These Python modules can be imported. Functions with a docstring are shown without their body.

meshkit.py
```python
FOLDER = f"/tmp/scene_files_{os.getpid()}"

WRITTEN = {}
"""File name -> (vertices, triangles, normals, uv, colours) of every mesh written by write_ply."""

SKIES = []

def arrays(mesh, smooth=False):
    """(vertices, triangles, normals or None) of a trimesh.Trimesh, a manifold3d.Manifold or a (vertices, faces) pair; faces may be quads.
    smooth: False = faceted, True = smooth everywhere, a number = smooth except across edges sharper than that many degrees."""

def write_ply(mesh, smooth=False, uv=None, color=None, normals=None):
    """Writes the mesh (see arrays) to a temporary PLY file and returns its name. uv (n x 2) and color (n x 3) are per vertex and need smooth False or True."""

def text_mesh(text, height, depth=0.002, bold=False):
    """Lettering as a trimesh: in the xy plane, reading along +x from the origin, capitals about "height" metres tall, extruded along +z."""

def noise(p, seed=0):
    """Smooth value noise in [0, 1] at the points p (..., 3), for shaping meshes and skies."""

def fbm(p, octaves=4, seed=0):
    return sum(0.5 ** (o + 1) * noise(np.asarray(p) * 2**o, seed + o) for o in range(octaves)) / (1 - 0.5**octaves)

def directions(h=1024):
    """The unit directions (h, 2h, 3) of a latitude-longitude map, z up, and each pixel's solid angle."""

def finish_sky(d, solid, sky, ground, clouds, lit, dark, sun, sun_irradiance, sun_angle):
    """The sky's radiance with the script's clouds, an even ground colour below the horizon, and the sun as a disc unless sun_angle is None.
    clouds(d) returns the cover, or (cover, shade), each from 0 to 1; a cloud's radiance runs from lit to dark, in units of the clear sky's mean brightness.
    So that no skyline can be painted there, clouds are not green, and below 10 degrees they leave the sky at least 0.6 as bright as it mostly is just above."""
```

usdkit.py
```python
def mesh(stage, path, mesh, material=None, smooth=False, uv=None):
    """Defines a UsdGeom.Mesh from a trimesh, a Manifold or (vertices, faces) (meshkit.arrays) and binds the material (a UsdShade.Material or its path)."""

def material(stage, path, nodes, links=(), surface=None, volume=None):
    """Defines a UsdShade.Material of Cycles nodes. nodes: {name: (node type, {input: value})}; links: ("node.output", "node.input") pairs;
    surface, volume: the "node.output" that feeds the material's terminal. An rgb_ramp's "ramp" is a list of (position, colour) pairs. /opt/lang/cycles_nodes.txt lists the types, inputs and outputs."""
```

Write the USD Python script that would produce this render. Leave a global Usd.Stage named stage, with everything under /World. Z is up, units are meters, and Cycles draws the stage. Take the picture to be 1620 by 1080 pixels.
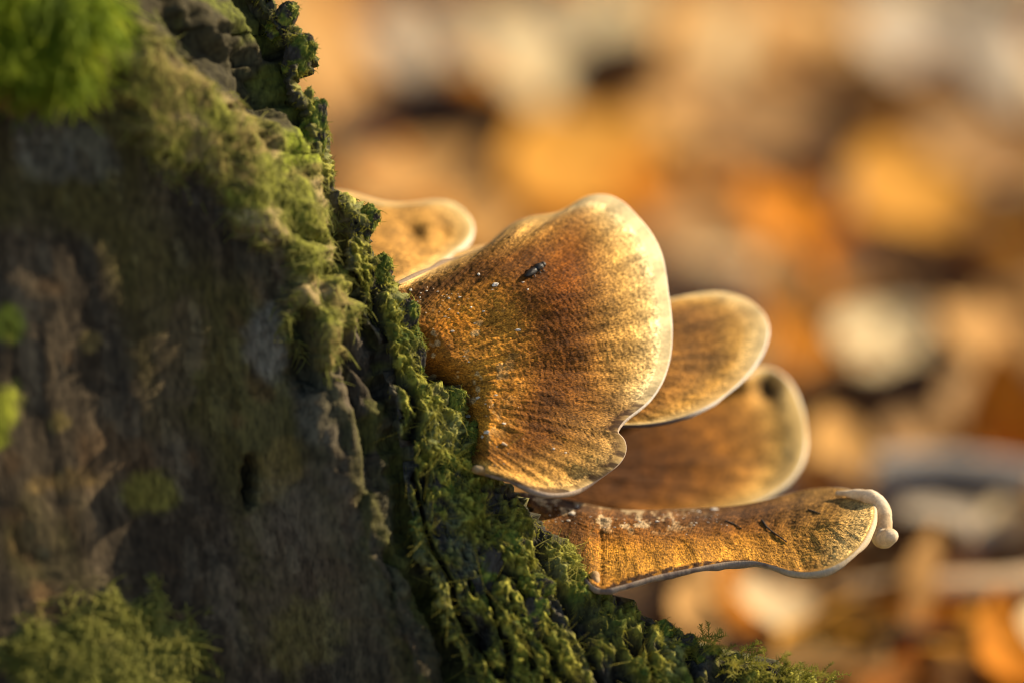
import math, random
import numpy as np, trimesh, usdkit
from scipy.interpolate import PchipInterpolator, splprep, splev
from pxr import Usd, UsdGeom, UsdLux, UsdShade, Sdf, Gf, Vt
from meshkit import noise, fbm

stage = Usd.Stage.CreateInMemory()
UsdGeom.SetStageUpAxis(stage, UsdGeom.Tokens.z)
UsdGeom.SetStageMetersPerUnit(stage, 1.0)
UsdGeom.Xform.Define(stage, '/World')
UsdGeom.Scope.Define(stage, '/World/Looks')

# ------------------------------------------------------------------ camera
PITCH = math.radians(16.0)
CAM = np.array([0.0, 0.0, 0.33])
R_ = np.array([1.0, 0, 0])
F_ = np.array([0.0, math.cos(PITCH), -math.sin(PITCH)])
U_ = np.array([0.0, math.sin(PITCH), math.cos(PITCH)])
FOC = 0.612
cam = UsdGeom.Camera.Define(stage, '/World/camera')
cam.AddTranslateOp().Set(Gf.Vec3d(*CAM))
cam.AddRotateXOp().Set(90 - math.degrees(PITCH))
cam.CreateFocalLengthAttr(100.0)
cam.CreateHorizontalApertureAttr(36.0)
cam.CreateVerticalApertureAttr(36.0 * 682 / 1024)
cam.CreateFStopAttr(3.8)
cam.CreateFocusDistanceAttr(FOC)
cam.CreateClippingRangeAttr(Gf.Vec2f(0.01, 500))
cam.CreateExposureAttr(1.10)

# ------------------------------------------------------------------ sky and sun
SUN_CAM = np.array([0.80, 0.60, 0.16])                  # right, up, away as the camera sees it
sd = SUN_CAM[0] * R_ + SUN_CAM[1] * U_ + SUN_CAM[2] * F_
sd /= np.linalg.norm(sd)
el, rot = math.asin(sd[2]), math.atan2(sd[0], sd[1])
sky_m = usdkit.material(stage, '/World/Looks/sky', {
    's': ('sky_texture', {'sky_type': 'single_scattering', 'sun_disc': False, 'sun_elevation': el, 'sun_rotation': rot}),
    'b': ('background_shader', {'strength': 0.06})}, [('s.color', 'b.color')], surface='b.background')
dome = UsdLux.DomeLight.Define(stage, '/World/sky')
UsdShade.MaterialBindingAPI.Apply(dome.GetPrim()).Bind(sky_m)
dome.GetPrim().SetCustomDataByKey('kind', 'structure')
sun = UsdLux.DistantLight.Define(stage, '/World/sun')
sun.CreateIntensityAttr(1.2); sun.CreateAngleAttr(0.53); sun.CreateColorAttr(Gf.Vec3f(1.0, 0.81, 0.56))
sun.CreateNormalizeAttr(True)
az = math.atan2(sd[1], sd[0])
sun.AddRotateZOp().Set(math.degrees(az) + 90); sun.AddRotateXOp().Set(90 - math.degrees(el))

# ------------------------------------------------------------------ helpers
T_ = Sdf.ValueTypeNames
used = {}
def path_for(name, parent='/World'):
    k = (parent, name); n = used.get(k, 0); used[k] = n + 1
    return f'{parent}/{name}' + (f'_{n:03d}' if n else '')

def tag(p, label=None, cat=None, group=None, kind=None):
    p = p.GetPrim() if hasattr(p, 'GetPrim') else p
    for k, v in (('label', label), ('category', cat), ('group', group), ('kind', kind)):
        if v: p.SetCustomDataByKey(k, v)
    return p

def thing(name, label, cat, group=None, kind=None):
    x = UsdGeom.Xform.Define(stage, path_for(name))
    return tag(x, label, cat, group, kind)

def vnormals(v, f):
    n = np.zeros_like(v); fn = np.cross(v[f[:, 1]] - v[f[:, 0]], v[f[:, 2]] - v[f[:, 0]])
    for k in range(3): np.add.at(n, f[:, k], fn)
    return n / np.maximum(np.linalg.norm(n, axis=1, keepdims=True), 1e-20)

def obj(name, v, f, mat, parent=None, n=None, smooth=True, col=None, fib=None):
    pp = '/World' if parent is None else str(parent.GetPath())
    v = np.asarray(v, float); f = np.asarray(f, int)
    m = UsdGeom.Mesh.Define(stage, path_for(name, pp))
    m.CreatePointsAttr(Vt.Vec3fArray.FromNumpy(v.astype(np.float32)))
    m.CreateFaceVertexCountsAttr(Vt.IntArray.FromNumpy(np.full(len(f), 3, np.int32)))
    m.CreateFaceVertexIndicesAttr(Vt.IntArray.FromNumpy(f.astype(np.int32).ravel()))
    m.CreateSubdivisionSchemeAttr('none')
    if n is None and smooth: n = vnormals(v, f)
    if n is not None:
        m.CreateNormalsAttr(Vt.Vec3fArray.FromNumpy(n.astype(np.float32))); m.SetNormalsInterpolation('vertex')
    if col is not None:
        UsdGeom.PrimvarsAPI(m).CreatePrimvar('col', T_.Color3fArray, 'vertex').Set(Vt.Vec3fArray.FromNumpy(np.asarray(col, np.float32)))
    if fib is not None:
        UsdGeom.PrimvarsAPI(m).CreatePrimvar('fib', T_.Float3Array, 'vertex').Set(Vt.Vec3fArray.FromNumpy(np.asarray(fib, np.float32)))
    UsdShade.MaterialBindingAPI.Apply(m.GetPrim()).Bind(mat)
    return m.GetPrim()

def strands(name, pts, w0, mat, parent=None):
    """pts (n, k, 3): tapering fibres."""
    pp = '/World' if parent is None else str(parent.GetPath())
    c = UsdGeom.BasisCurves.Define(stage, path_for(name, pp))
    n, k = pts.shape[:2]
    c.CreateTypeAttr('linear')
    c.CreateCurveVertexCountsAttr(Vt.IntArray.FromNumpy(np.full(n, k, np.int32)))
    c.CreatePointsAttr(Vt.Vec3fArray.FromNumpy(pts.reshape(-1, 3).astype(np.float32)))
    w = np.asarray(w0)[:, None] * np.linspace(1, 0.25, k)[None]
    c.CreateWidthsAttr(Vt.FloatArray.FromNumpy(w.ravel().astype(np.float32))); c.SetWidthsInterpolation('vertex')
    UsdShade.MaterialBindingAPI.Apply(c.GetPrim()).Bind(mat)
    return c.GetPrim()

def grid_faces(r, c, close=False):
    i, j = np.meshgrid(np.arange(r - 1), np.arange(c if close else c - 1), indexing='ij')
    a = i * c + j; b = i * c + (j + 1) % c; d = (i + 1) * c + j; e = (i + 1) * c + (j + 1) % c
    return np.vstack([np.stack([a, b, e], -1).reshape(-1, 3), np.stack([a, e, d], -1).reshape(-1, 3)])

K = 0.36 / 1620
def W(px, py, Z):                                        # a point of the place from its place in the photograph and its distance
    px, py, Z = np.broadcast_arrays(np.asarray(px, float), np.asarray(py, float), np.asarray(Z, float))
    X, Y = (px - 810) * K * Z, (540 - py) * K * Z
    return CAM + X[..., None] * R_ + Y[..., None] * U_ + Z[..., None] * F_
def cam2w(X, Y, Z):
    return CAM + X[..., None] * R_ + Y[..., None] * U_ + Z[..., None] * F_
def ground_at(px, py, z=0.0):
    d = (W(px, py, 1.0) - CAM)
    return CAM + d * ((z - CAM[2]) / d[..., 2:3])
MM = K * 0.61                                            # metres per photograph pixel at the fungus

def lerp(a, b, t): return a + (b - a) * t
def sstep(a, b, x):
    t = np.clip((x - a) / (b - a), 0, 1); return t * t * (3 - 2 * t)

# ------------------------------------------------------------------ materials
def M(name, nodes, links, surface): return usdkit.material(stage, '/World/Looks/' + name, nodes, links, surface=surface)

def fungus_mat(name, grain=1500.0, contrast=1.0, rough=0.85, bump=0.35, sheen=0.0, tr=0.0):
    return M(name, {
        'a': ('attribute', {'attribute': 'col'}),
        'g': ('geometry', {}),
        'fb': ('attribute', {'attribute': 'fib'}), 'n1': ('noise_texture', {'scale': 1.0, 'detail': 3.0, 'roughness': 0.62}), 'n3': ('noise_texture', {'scale': 0.12, 'detail': 3.0, 'roughness': 0.6}),
        'r3': ('map_range', {'from_min': 0.34, 'from_max': 0.66, 'to_min': 1 - 0.32 * contrast, 'to_max': 1 + 0.24 * contrast, 'clamp': True}), 'm2': ('math', {'math_type': 'multiply'}),
        'fm': ('mapping', {'scale': (grain * .55, grain * 1.25, 1.0)}),
        'r1': ('map_range', {'from_min': 0.36, 'from_max': 0.66, 'to_min': 1 - 0.55 * contrast, 'to_max': 1 + 0.50 * contrast, 'clamp': True}),
        'n2': ('noise_texture', {'scale': 230.0, 'detail': 4.0, 'roughness': 0.6}), 'n4': ('noise_texture', {'scale': 2100.0, 'detail': 2.0, 'roughness': 0.6}),
        'r4': ('map_range', {'from_min': 0.36, 'from_max': 0.64, 'to_min': 1 - 0.40 * contrast, 'to_max': 1 + 0.34 * contrast, 'clamp': True}), 'm4': ('math', {'math_type': 'multiply'}),
        'r2': ('map_range', {'from_min': 0.3, 'from_max': 0.7, 'to_min': 1 - 0.3 * contrast, 'to_max': 1 + 0.25 * contrast, 'clamp': True}),
        'mm': ('math', {'math_type': 'multiply'}),
        'cc': ('combine_color', {}),
        'mx': ('mix', {'mix_type': 'multiply', 'fac': 1.0}),
        'bp': ('bump', {'strength': bump, 'distance': 0.0004}),
        'p': ('principled_bsdf', {'roughness': rough, 'specular_ior_level': 0.2, 'sheen_weight': sheen, 'sheen_roughness': 0.4, 'sheen_tint': (1.0, 0.8, 0.5),
                                   'subsurface_weight': 0.0}), **({'tl': ('translucent_bsdf', {}), 'ms': ('mix_closure', {'fac': tr})} if tr else {})},
        [('fb.vector', 'fm.vector'), ('fm.vector', 'n1.vector'), ('fm.vector', 'n3.vector'), ('n3.fac', 'r3.value'), ('g.position', 'n2.vector'), ('n1.fac', 'r1.value'), ('n2.fac', 'r2.value'),
         ('r1.result', 'm2.value1'), ('r3.result', 'm2.value2'), ('g.position', 'n4.vector'), ('n4.fac', 'r4.value'), ('m2.value', 'm4.value1'), ('r4.result', 'm4.value2'), ('m4.value', 'mm.value1'), ('r2.result', 'mm.value2'), ('mm.value', 'cc.r'), ('mm.value', 'cc.g'), ('mm.value', 'cc.b'),
         ('a.color', 'mx.color1'), ('cc.color', 'mx.color2'), ('mx.color', 'p.base_color'), ('n1.fac', 'bp.height'), ('bp.normal', 'p.normal')] + ([('mx.color', 'tl.color'), ('p.BSDF', 'ms.closure1'), ('tl.BSDF', 'ms.closure2')] if tr else []), 'ms.closure' if tr else 'p.BSDF')
m_cap = fungus_mat('velvet_cap', 2400.0, 1.05)
m_rim = fungus_mat('pale_rim', 2000.0, 0.2, 0.75, 0.3, 0.0, 0.3)
m_under = fungus_mat('pore_surface', 2400.0, 0.5, 0.9, 0.5, 0.0)

def bark_mat(name, s=900.0, bump=0.6):
    return M(name, {
        'a': ('attribute', {'attribute': 'col'}), 'g': ('geometry', {}),
        'mp': ('mapping', {'scale': (1.0, 1.0, 0.35)}),
        'n1': ('noise_texture', {'scale': s, 'detail': 5.0, 'roughness': 0.65}),
        'r1': ('map_range', {'from_min': 0.3, 'from_max': 0.7, 'to_min': 0.35, 'to_max': 1.65, 'clamp': True}),
        'cc': ('combine_color', {}), 'mx': ('mix', {'mix_type': 'multiply', 'fac': 1.0}),
        'bp': ('bump', {'strength': bump, 'distance': 0.0008}),
        'p': ('principled_bsdf', {'roughness': 0.9, 'specular_ior_level': 0.25})},
        [('g.position', 'mp.vector'), ('mp.vector', 'n1.vector'), ('n1.fac', 'r1.value'), ('r1.result', 'cc.r'), ('r1.result', 'cc.g'), ('r1.result', 'cc.b'),
         ('a.color', 'mx.color1'), ('cc.color', 'mx.color2'), ('mx.color', 'p.base_color'), ('n1.fac', 'bp.height'), ('bp.normal', 'p.normal')], 'p.BSDF')
m_bark = bark_mat('mossy_bark')

def ramp_mat(name, stops, scale, rough=0.8, transl=0.0, spec=0.3, detail=3.0, bump=0.0):
    nodes = {'g': ('geometry', {}), 'n': ('noise_texture', {'scale': scale, 'detail': detail, 'roughness': 0.6}),
             'r': ('rgb_ramp', {'ramp': stops}), 'p': ('principled_bsdf', {'roughness': rough, 'specular_ior_level': spec})}
    links = [('g.position', 'n.vector'), ('n.fac', 'r.fac'), ('r.color', 'p.base_color')]
    out = 'p.BSDF'
    if bump:
        nodes['b'] = ('bump', {'strength': bump, 'distance': 0.002}); links += [('n.fac', 'b.height'), ('b.normal', 'p.normal')]
    if transl:
        nodes['t'] = ('translucent_bsdf', {}); nodes['m'] = ('mix_closure', {'fac': transl})
        links += [('r.color', 't.color'), ('p.BSDF', 'm.closure1'), ('t.BSDF', 'm.closure2')]
        out = 'm.closure'
    return M(name, nodes, links, out)

m_moss = ramp_mat('moss_green', [(0.3, (0.030, 0.042, 0.005)), (0.5, (0.19, 0.185, 0.016)), (0.66, (0.36, 0.34, 0.045))], 260.0, 0.75, 0.3)
m_moss_y = ramp_mat('moss_yellow', [(0.3, (0.07, 0.08, 0.010)), (0.5, (0.22, 0.21, 0.025)), (0.7, (0.42, 0.36, 0.06))], 300.0, 0.75, 0.3)
m_moss_b = ramp_mat('moss_bright', [(0.3, (0.07, 0.12, 0.004)), (0.5, (0.20, 0.28, 0.010)), (0.7, (0.36, 0.40, 0.02))], 120.0, 0.7, 0.35)
m_moss_o = ramp_mat('moss_olive', [(0.3, (0.09, 0.10, 0.016)), (0.5, (0.20, 0.205, 0.036)), (0.7, (0.32, 0.30, 0.07))], 150.0, 0.8, 0.2)
m_soil = ramp_mat('leaf_mould', [(0.3, (0.035, 0.022, 0.014)), (0.5, (0.08, 0.05, 0.03)), (0.7, (0.17, 0.11, 0.065))], 55.0, 0.95, 0, 0.2, 6.0, 0.6)
m_fleck = ramp_mat('white_fleck', [(0.3, (0.42, 0.34, 0.24)), (0.7, (0.74, 0.68, 0.58))], 900.0)
m_dark = ramp_mat('dark_chitin', [(0.3, (0.006, 0.005, 0.004)), (0.7, (0.02, 0.016, 0.012))], 900.0, 0.42, 0, 0.4)
m_twig = ramp_mat('dark_twig', [(0.3, (0.02, 0.014, 0.01)), (0.7, (0.07, 0.05, 0.03))], 900.0)
m_grey = ramp_mat('grey_branch', [(0.3, (0.22, 0.20, 0.17)), (0.7, (0.42, 0.39, 0.34))], 60.0, 0.85)
m_stem = ramp_mat('pale_stem', [(0.3, (0.50, 0.34, 0.18)), (0.7, (0.70, 0.52, 0.32))], 60.0, 0.7)
m_darkbranch = ramp_mat('dark_branch', [(0.3, (0.03, 0.024, 0.018)), (0.7, (0.08, 0.06, 0.045))], 80.0, 0.85)
def leafmat(name, c, tr=0.42):
    c = np.array(c)
    return ramp_mat(name, [(0.3, c * 0.72), (0.5, c), (0.7, np.minimum(c * 1.25, 0.85))], 70.0, 0.75, tr, 0.15)
LEAF = {
    'orange': leafmat('leaf_orange', (0.62, 0.225, 0.008)),
    'amber': leafmat('leaf_amber', (0.74, 0.36, 0.05)),
    'rust': leafmat('leaf_rust', (0.30, 0.105, 0.010)),
    'peach': leafmat('leaf_peach', (0.74, 0.43, 0.15)),
    'tan': leafmat('leaf_tan', (0.42, 0.25, 0.10)),
    'cream': leafmat('leaf_cream', (0.85, 0.68, 0.40)),
    'brown': leafmat('leaf_brown', (0.13, 0.055, 0.018), 0.3),
    'dark': leafmat('leaf_dark', (0.045, 0.026, 0.016), 0.2),
    'grey': leafmat('leaf_grey', (0.47, 0.40, 0.30), 0.3),
    'olive': leafmat('leaf_olive', (0.28, 0.24, 0.09), 0.4),
}

# ------------------------------------------------------------------ ground
gx, gy = np.meshgrid(np.concatenate([-np.geomspace(200, 1.5, 24), np.linspace(-1.4, 1.4, 120), np.geomspace(1.5, 200, 24)]),
                     np.concatenate([-np.geomspace(200, 0.6, 20), np.linspace(-0.5, 3.0, 150), np.geomspace(3.1, 200, 24)]))
gz = 0.03 * (fbm(np.stack([gx * 4, gy * 4, 0 * gx], -1), 4, 5) - 0.5) * np.exp(-(gx ** 2 + (gy - 1) ** 2) / 40) - 0.012
gv = np.stack([gx, gy, gz], -1)
tag(obj('ground', gv.reshape(-1, 3), grid_faces(*gx.shape), m_soil), 'brown forest floor of crumbled leaf mould beneath the leaves', 'ground', kind='structure')

# ------------------------------------------------------------------ tree: a flaring foot of trunk
SIL = np.array([(430, 0), (446, 15), (468, 42), (484, 68), (499, 92), (494, 112), (478, 122), (466, 130), (470, 150), (498, 158), (511, 180), (520, 226), (521, 262),
                (533, 298), (556, 318), (584, 342), (598, 360), (592, 385), (594, 404), (611, 412), (622, 435), (622, 452), (640, 470), (650, 498), (668, 522),
                (678, 565), (674, 598), (700, 606), (721, 622), (733, 650), (746, 672), (752, 700), (762, 724), (775, 748), (802, 766), (842, 800), (872, 830),
                (905, 856), (925, 890), (942, 925), (976, 946), (1010, 964), (1042, 986), (1062, 1000), (1108, 1012), (1135, 1028), (1182, 1038), (1240, 1054), (1290, 1080)], float)
TREND = np.array([(-9000, 60), (-4000, 130), (-1500, 240), (-600, 330), (0, 420), (150, 478), (300, 530), (450, 615), (600, 680), (750, 765), (900, 920), (1000, 1060),
                  (1080, 1275), (1200, 1560), (1500, 2050), (2200, 2700)], float)
CRK = np.array([(-9000, 0), (-600, 250), (0, 395), (100, 452), (200, 485), (300, 512), (400, 546), (480, 575), (600, 612), (700, 634), (850, 655), (960, 700), (1080, 745), (1300, 850), (2200, 1000)], float)
trend = PchipInterpolator(TREND[:, 0], TREND[:, 1]); crackf = PchipInterpolator(CRK[:, 0], CRK[:, 1])
rows = np.concatenate([-np.geomspace(9000, 160, 24), np.linspace(-140, 1130, 660), np.linspace(1150, 2200, 40)])
inside = (rows > -1) & (rows < 1081)
sil = trend(rows)
det = np.where(inside, np.interp(rows, SIL[:, 1], SIL[:, 0]) - sil, 0)
crk = crackf(rows) + 26 * (fbm(np.stack([rows * .011, 0 * rows, 0 * rows], -1), 4, 66) - .5) * (rows > 60)
NS, NF, NB = 270, 190, 46
wS = np.linspace(0, 1, NS) ** 1.25
sF = np.linspace(0, 1, NF)[1:] ** 1.15 * 0.24
row_g = rows[:, None]
ZS = 0.612
def depth_ridge(r): return np.interp(r, [-9000, -600, 0, 300, 600, 800, 1080, 2200], [.05, .02, .009, .009, .010, .013, .018, .05])
gS = depth_ridge(row_g) * np.sqrt(np.clip(wS * (2 - wS), 0, 1))[None]
pxS = lerp(sil[:, None], crk[:, None], wS[None]) + det[:, None] * np.exp(-wS[None] * np.maximum(sil - crk, 30)[:, None] / 34.0)
gF = depth_ridge(row_g) + 0.003 * sstep(0, 0.010, sF)[None] - 0.004 * np.exp(-((sF - 0.001) / 0.0016) ** 2)[None] + 0.06 * sF[None] + 0.30 * np.maximum(sF - .025, 0)[None] + 0.005 * sstep(0.0, 0.018, sF)[None] + 0.22 * np.clip((540 - row_g) * MM, -.08, .08) * sstep(0, .03, sF)[None] + 1.2 * np.maximum(sF - .13, 0)[None] ** 2
pxF = crk[:, None] - sF[None] / MM
px = np.hstack([pxS, pxF]); g = np.hstack([gS, gF])
lean = np.where(rows < 0, -0.287 * (-rows) * MM, 0.10 * np.maximum(rows - 1080, 0) * MM * -1)[:, None]
Zf = ZS - g + np.maximum(lean, -0.42)
Yf = (540 - row_g) * MM + 0 * px
Xf = (px - 810) * MM * np.where(inside[:, None], Zf / 0.61, 1.0)
a = row_g * MM * 1.2 + 0 * px; b = (crk[:, None] - px) * MM
isS = np.hstack([np.ones(NS), np.zeros(NF - 1)])[None] * np.ones_like(px)
strip = np.clip(isS + 0, 0, 1)
def nz(sa, sb, o, seed): return fbm(np.stack([a * sa + 3, b * sb + 7, 0 * a + seed * 1.7], -1), o, seed)
# deep crevices run down the flare; moss cushions between them
n_big, n_mid, n_fine = nz(70, 150, 3, 1), nz(260, 420, 3, 2), nz(900, 1300, 3, 3)
cre = 1 - np.abs(2 * nz(38, 130, 2, 9) - 1); cre = np.clip((cre - 0.86) / 0.14, 0, 1)
cre2 = np.clip((nz(110, 260, 2, 12) - 0.62) / 0.10, 0, 1)
dS = 0.0065 * (n_big - 0.5) + 0.0066 * (n_mid - 0.5) + 0.0034 * (n_fine - 0.5) - 0.006 * cre - 0.0055 * cre2
bx = (px - 0.12 * row_g) * MM
def nzx(sa, sb, o, seed): return fbm(np.stack([a * sa + 3, bx * sb + 7, 0 * a + seed * 1.7], -1), o, seed)
dF = 0.008 * (nzx(26, 50, 3, 4) - 0.5) + 0.0012 * (nzx(60, 420, 4, 5) - 0.5) + 0.0022 * (nz(120, 220, 3, 44) - .5) * np.exp(-np.maximum(b, 0) / .012)
def blob(x, y, rx, ry, rot=0, jit=0.6, seed=0):
    c, s = math.cos(math.radians(rot)), math.sin(math.radians(rot))
    u, v = px - x, row_g - y
    d = np.sqrt(((u * c + v * s) / rx) ** 2 + ((-u * s + v * c) / ry) ** 2) + jit * 2 * (nz(110, 160, 3, 20 + seed) - 0.5) + jit * 1.6 * (nz(330, 420, 3, 90 + seed) - 0.5)
    return sstep(1.25, 0.65, d)
slab = np.maximum(np.maximum(blob(290, 190, 150, 75, 35, seed=1), blob(430, 300, 120, 70, 42, seed=2)), blob(505, 470, 55, 130, -8, seed=3))
tuft = blob(45, 45, 115, 62, 0, seed=4)
lump = blob(170, 1040, 140, 95, 0, seed=5)
hole = blob(397, 758, 10, 40, 3, 0.2, seed=6)
recess = np.maximum(blob(345, 110, 110, 45, 38, seed=7), blob(480, 560, 26, 70, 0, seed=8))
dF = dF + 0.004 * slab + 0.006 * tuft + 0.002 * lump - 0.007 * hole - 0.005 * recess
bd = np.maximum(b, 0)                       # distance from the crack across the face
band = np.exp(-(bd / .013) ** 2) * (1 - isS)
dF = dF + band * (0.0045 * (nz(120, 260, 4, 46) - .5) + 0.0035 * (nz(420, 700, 3, 47) - .5) - .004 * np.clip((1 - np.abs(2 * nz(45, 170, 2, 48) - 1) - .86) / .14, 0, 1))
wfull = np.hstack([wS, np.ones(NF - 1)])[None] * np.maximum(sil - crk, 30)[:, None] * MM
dS = dS * lerp(0.25, 1.0, sstep(0, .010, wfull)) + (0.0034 * (n_mid - .5) + .0030 * (n_fine - .5)) * (1 - sstep(0, .010, wfull)) + 0.0004
d = np.where(isS > 0, dS, dF)
P = cam2w(Xf, Yf, Zf)
nrm = np.cross(np.gradient(P, axis=1), np.gradient(P, axis=0))
nrm /= np.maximum(np.linalg.norm(nrm, axis=-1, keepdims=True), 1e-12)
if (nrm[:, NS:] @ F_).mean() > 0: nrm = -nrm
P = P + nrm * d[..., None]
# colours that belong to the surface: bark, lichen grey, moss
def C(*c): return np.array(c, float)
col = np.ones(px.shape + (1,)) * C(0.036, 0.030, 0.021)
def paint(mask, c, k=1.0):
    global col
    m = np.clip(mask * k, 0, 1)[..., None]; col = col * (1 - m) + m * C(*c)
vst = nzx(45, 300, 4, 6); big = nzx(22, 45, 3, 7)
paint(sstep(0.44, 0.60, vst), (0.088, 0.074, 0.052), 0.85); paint(sstep(.52, .62, nzx(70, 700, 3, 49)), (.028, .024, .017), .7)
paint(sstep(0.55, 0.7, big), (0.070, 0.066, 0.018), 0.75)
paint(sstep(0.56, 0.68, nz(60, 90, 3, 8)), (0.10, 0.062, 0.028), 0.5)
for (x, y, rx, ry, rr, c, k) in [
    (70, 240, 50, 55, 0, (0.095, 0.098, 0.09), .7), (140, 250, 40, 45, 0, (0.08, 0.083, 0.08), .6), (425, 545, 34, 55, -15, (0.16, 0.16, 0.15), .75),
    (510, 640, 45, 65, -10, (0.10, 0.097, 0.085), .7), (590, 720, 26, 75, -8, (0.085, 0.082, 0.072), .7), (620, 880, 34, 100, -12, (0.075, 0.07, 0.06), .7), (690, 1040, 30, 60, -15, (0.075, 0.07, 0.06), .7),
    (500, 900, 150, 130, 0, (0.095, 0.078, 0.058), .7), (480, 800, 70, 70, 0, (0.10, 0.085, 0.066), .6), (442, 735, 40, 55, 10, (0.15, 0.11, 0.035), .5), (240, 765, 40, 35, 0, (0.15, 0.15, 0.03), .8),
    (0, 650, 30, 50, 24, (0.20, 0.25, 0.02), .9), (10, 515, 30, 26, 0, (0.15, 0.19, 0.02), .9), (75, 925, 34, 30, 0, (0.16, 0.10, 0.05), .6), (110, 750, 55, 22, 0, (0.15, 0.11, 0.04), .6),
    (95, 660, 16, 16, 0, (0.14, 0.12, 0.04), .8), (145, 535, 16, 16, 0, (0.14, 0.12, 0.05), .8), (285, 560, 40, 90, 5, (0.085, 0.07, 0.05), .6), (480, 990, 60, 60, 0, (0.13, 0.12, 0.03), .5), (330, 320, 60, 30, 30, (0.05, 0.045, 0.04), .6)]:
    paint(blob(x, y, rx, ry, rr, seed=int(x + y) % 17), c, k)
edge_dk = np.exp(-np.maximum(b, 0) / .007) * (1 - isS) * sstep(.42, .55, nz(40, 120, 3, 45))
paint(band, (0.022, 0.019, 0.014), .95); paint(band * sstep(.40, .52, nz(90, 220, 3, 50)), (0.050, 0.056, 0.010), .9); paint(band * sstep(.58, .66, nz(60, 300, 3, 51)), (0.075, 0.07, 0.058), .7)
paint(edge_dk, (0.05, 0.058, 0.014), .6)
paint(slab, (0.155, 0.135, 0.045), 0.95)
paint(slab * sstep(0.48, 0.62, nz(90, 160, 3, 30)), (0.12, 0.145, 0.018), 0.9)
paint(slab * sstep(0.55, 0.66, nz(120, 200, 3, 31)), (0.25, 0.21, 0.12), 0.8)
paint(blob(460, 240, 30, 40, 30, seed=2), (0.14, 0.19, 0.012), 0.9)
paint(tuft, (0.12, 0.19, 0.008)); paint(blob(15, 170, 45, 40, 0, seed=3), (0.26, 0.18, 0.05), 0.9)
paint(lump, (0.19, 0.20, 0.035), 0.95); paint(lump * sstep(0.5, 0.62, nz(100, 120, 2, 33)), (0.13, 0.16, 0.02))
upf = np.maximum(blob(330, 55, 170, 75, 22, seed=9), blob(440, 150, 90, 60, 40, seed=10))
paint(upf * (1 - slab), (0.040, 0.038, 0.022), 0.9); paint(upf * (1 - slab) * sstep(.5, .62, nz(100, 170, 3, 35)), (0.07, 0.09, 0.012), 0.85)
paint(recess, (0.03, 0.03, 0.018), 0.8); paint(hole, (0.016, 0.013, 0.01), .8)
sc = np.ones(px.shape + (1,)) * C(0.050, 0.045, 0.036)
def paintS(mask, c, k=1.0):
    global sc
    m = np.clip(mask * k, 0, 1)[..., None]; sc = sc * (1 - m) + m * C(*c)
moss = sstep(0.36, 0.5, 0.5 * n_big + 0.5 * n_mid) * (1 - cre) * (1 - 0.8 * cre2)
greybark = sstep(0.84, 1.05, np.hstack([wS, np.ones(NF - 1)])[None] + 0.35 * (nz(60, 200, 3, 14) - 0.5)) * sstep(1150, 500, row_g)
paintS(moss, (0.14, 0.137, 0.014)); paintS(moss * sstep(0.5, 0.62, n_fine), (0.30, 0.29, 0.04), 0.9); paintS(moss * sstep(0.55, 0.7, nz(150, 200, 2, 15)), (0.045, 0.085, 0.012), 0.8)
paintS(sstep(0.6, 0.72, nz(90, 110, 3, 16)), (0.15, 0.16, 0.08), 0.5)
paintS(sstep(.60, .68, nz(500, 650, 2, 61)) * moss, (0.020, 0.026, 0.006), .85); paintS(sstep(.57, .68, nz(330, 800, 3, 62)) * moss, (0.30, 0.28, 0.045), .8)
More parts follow.
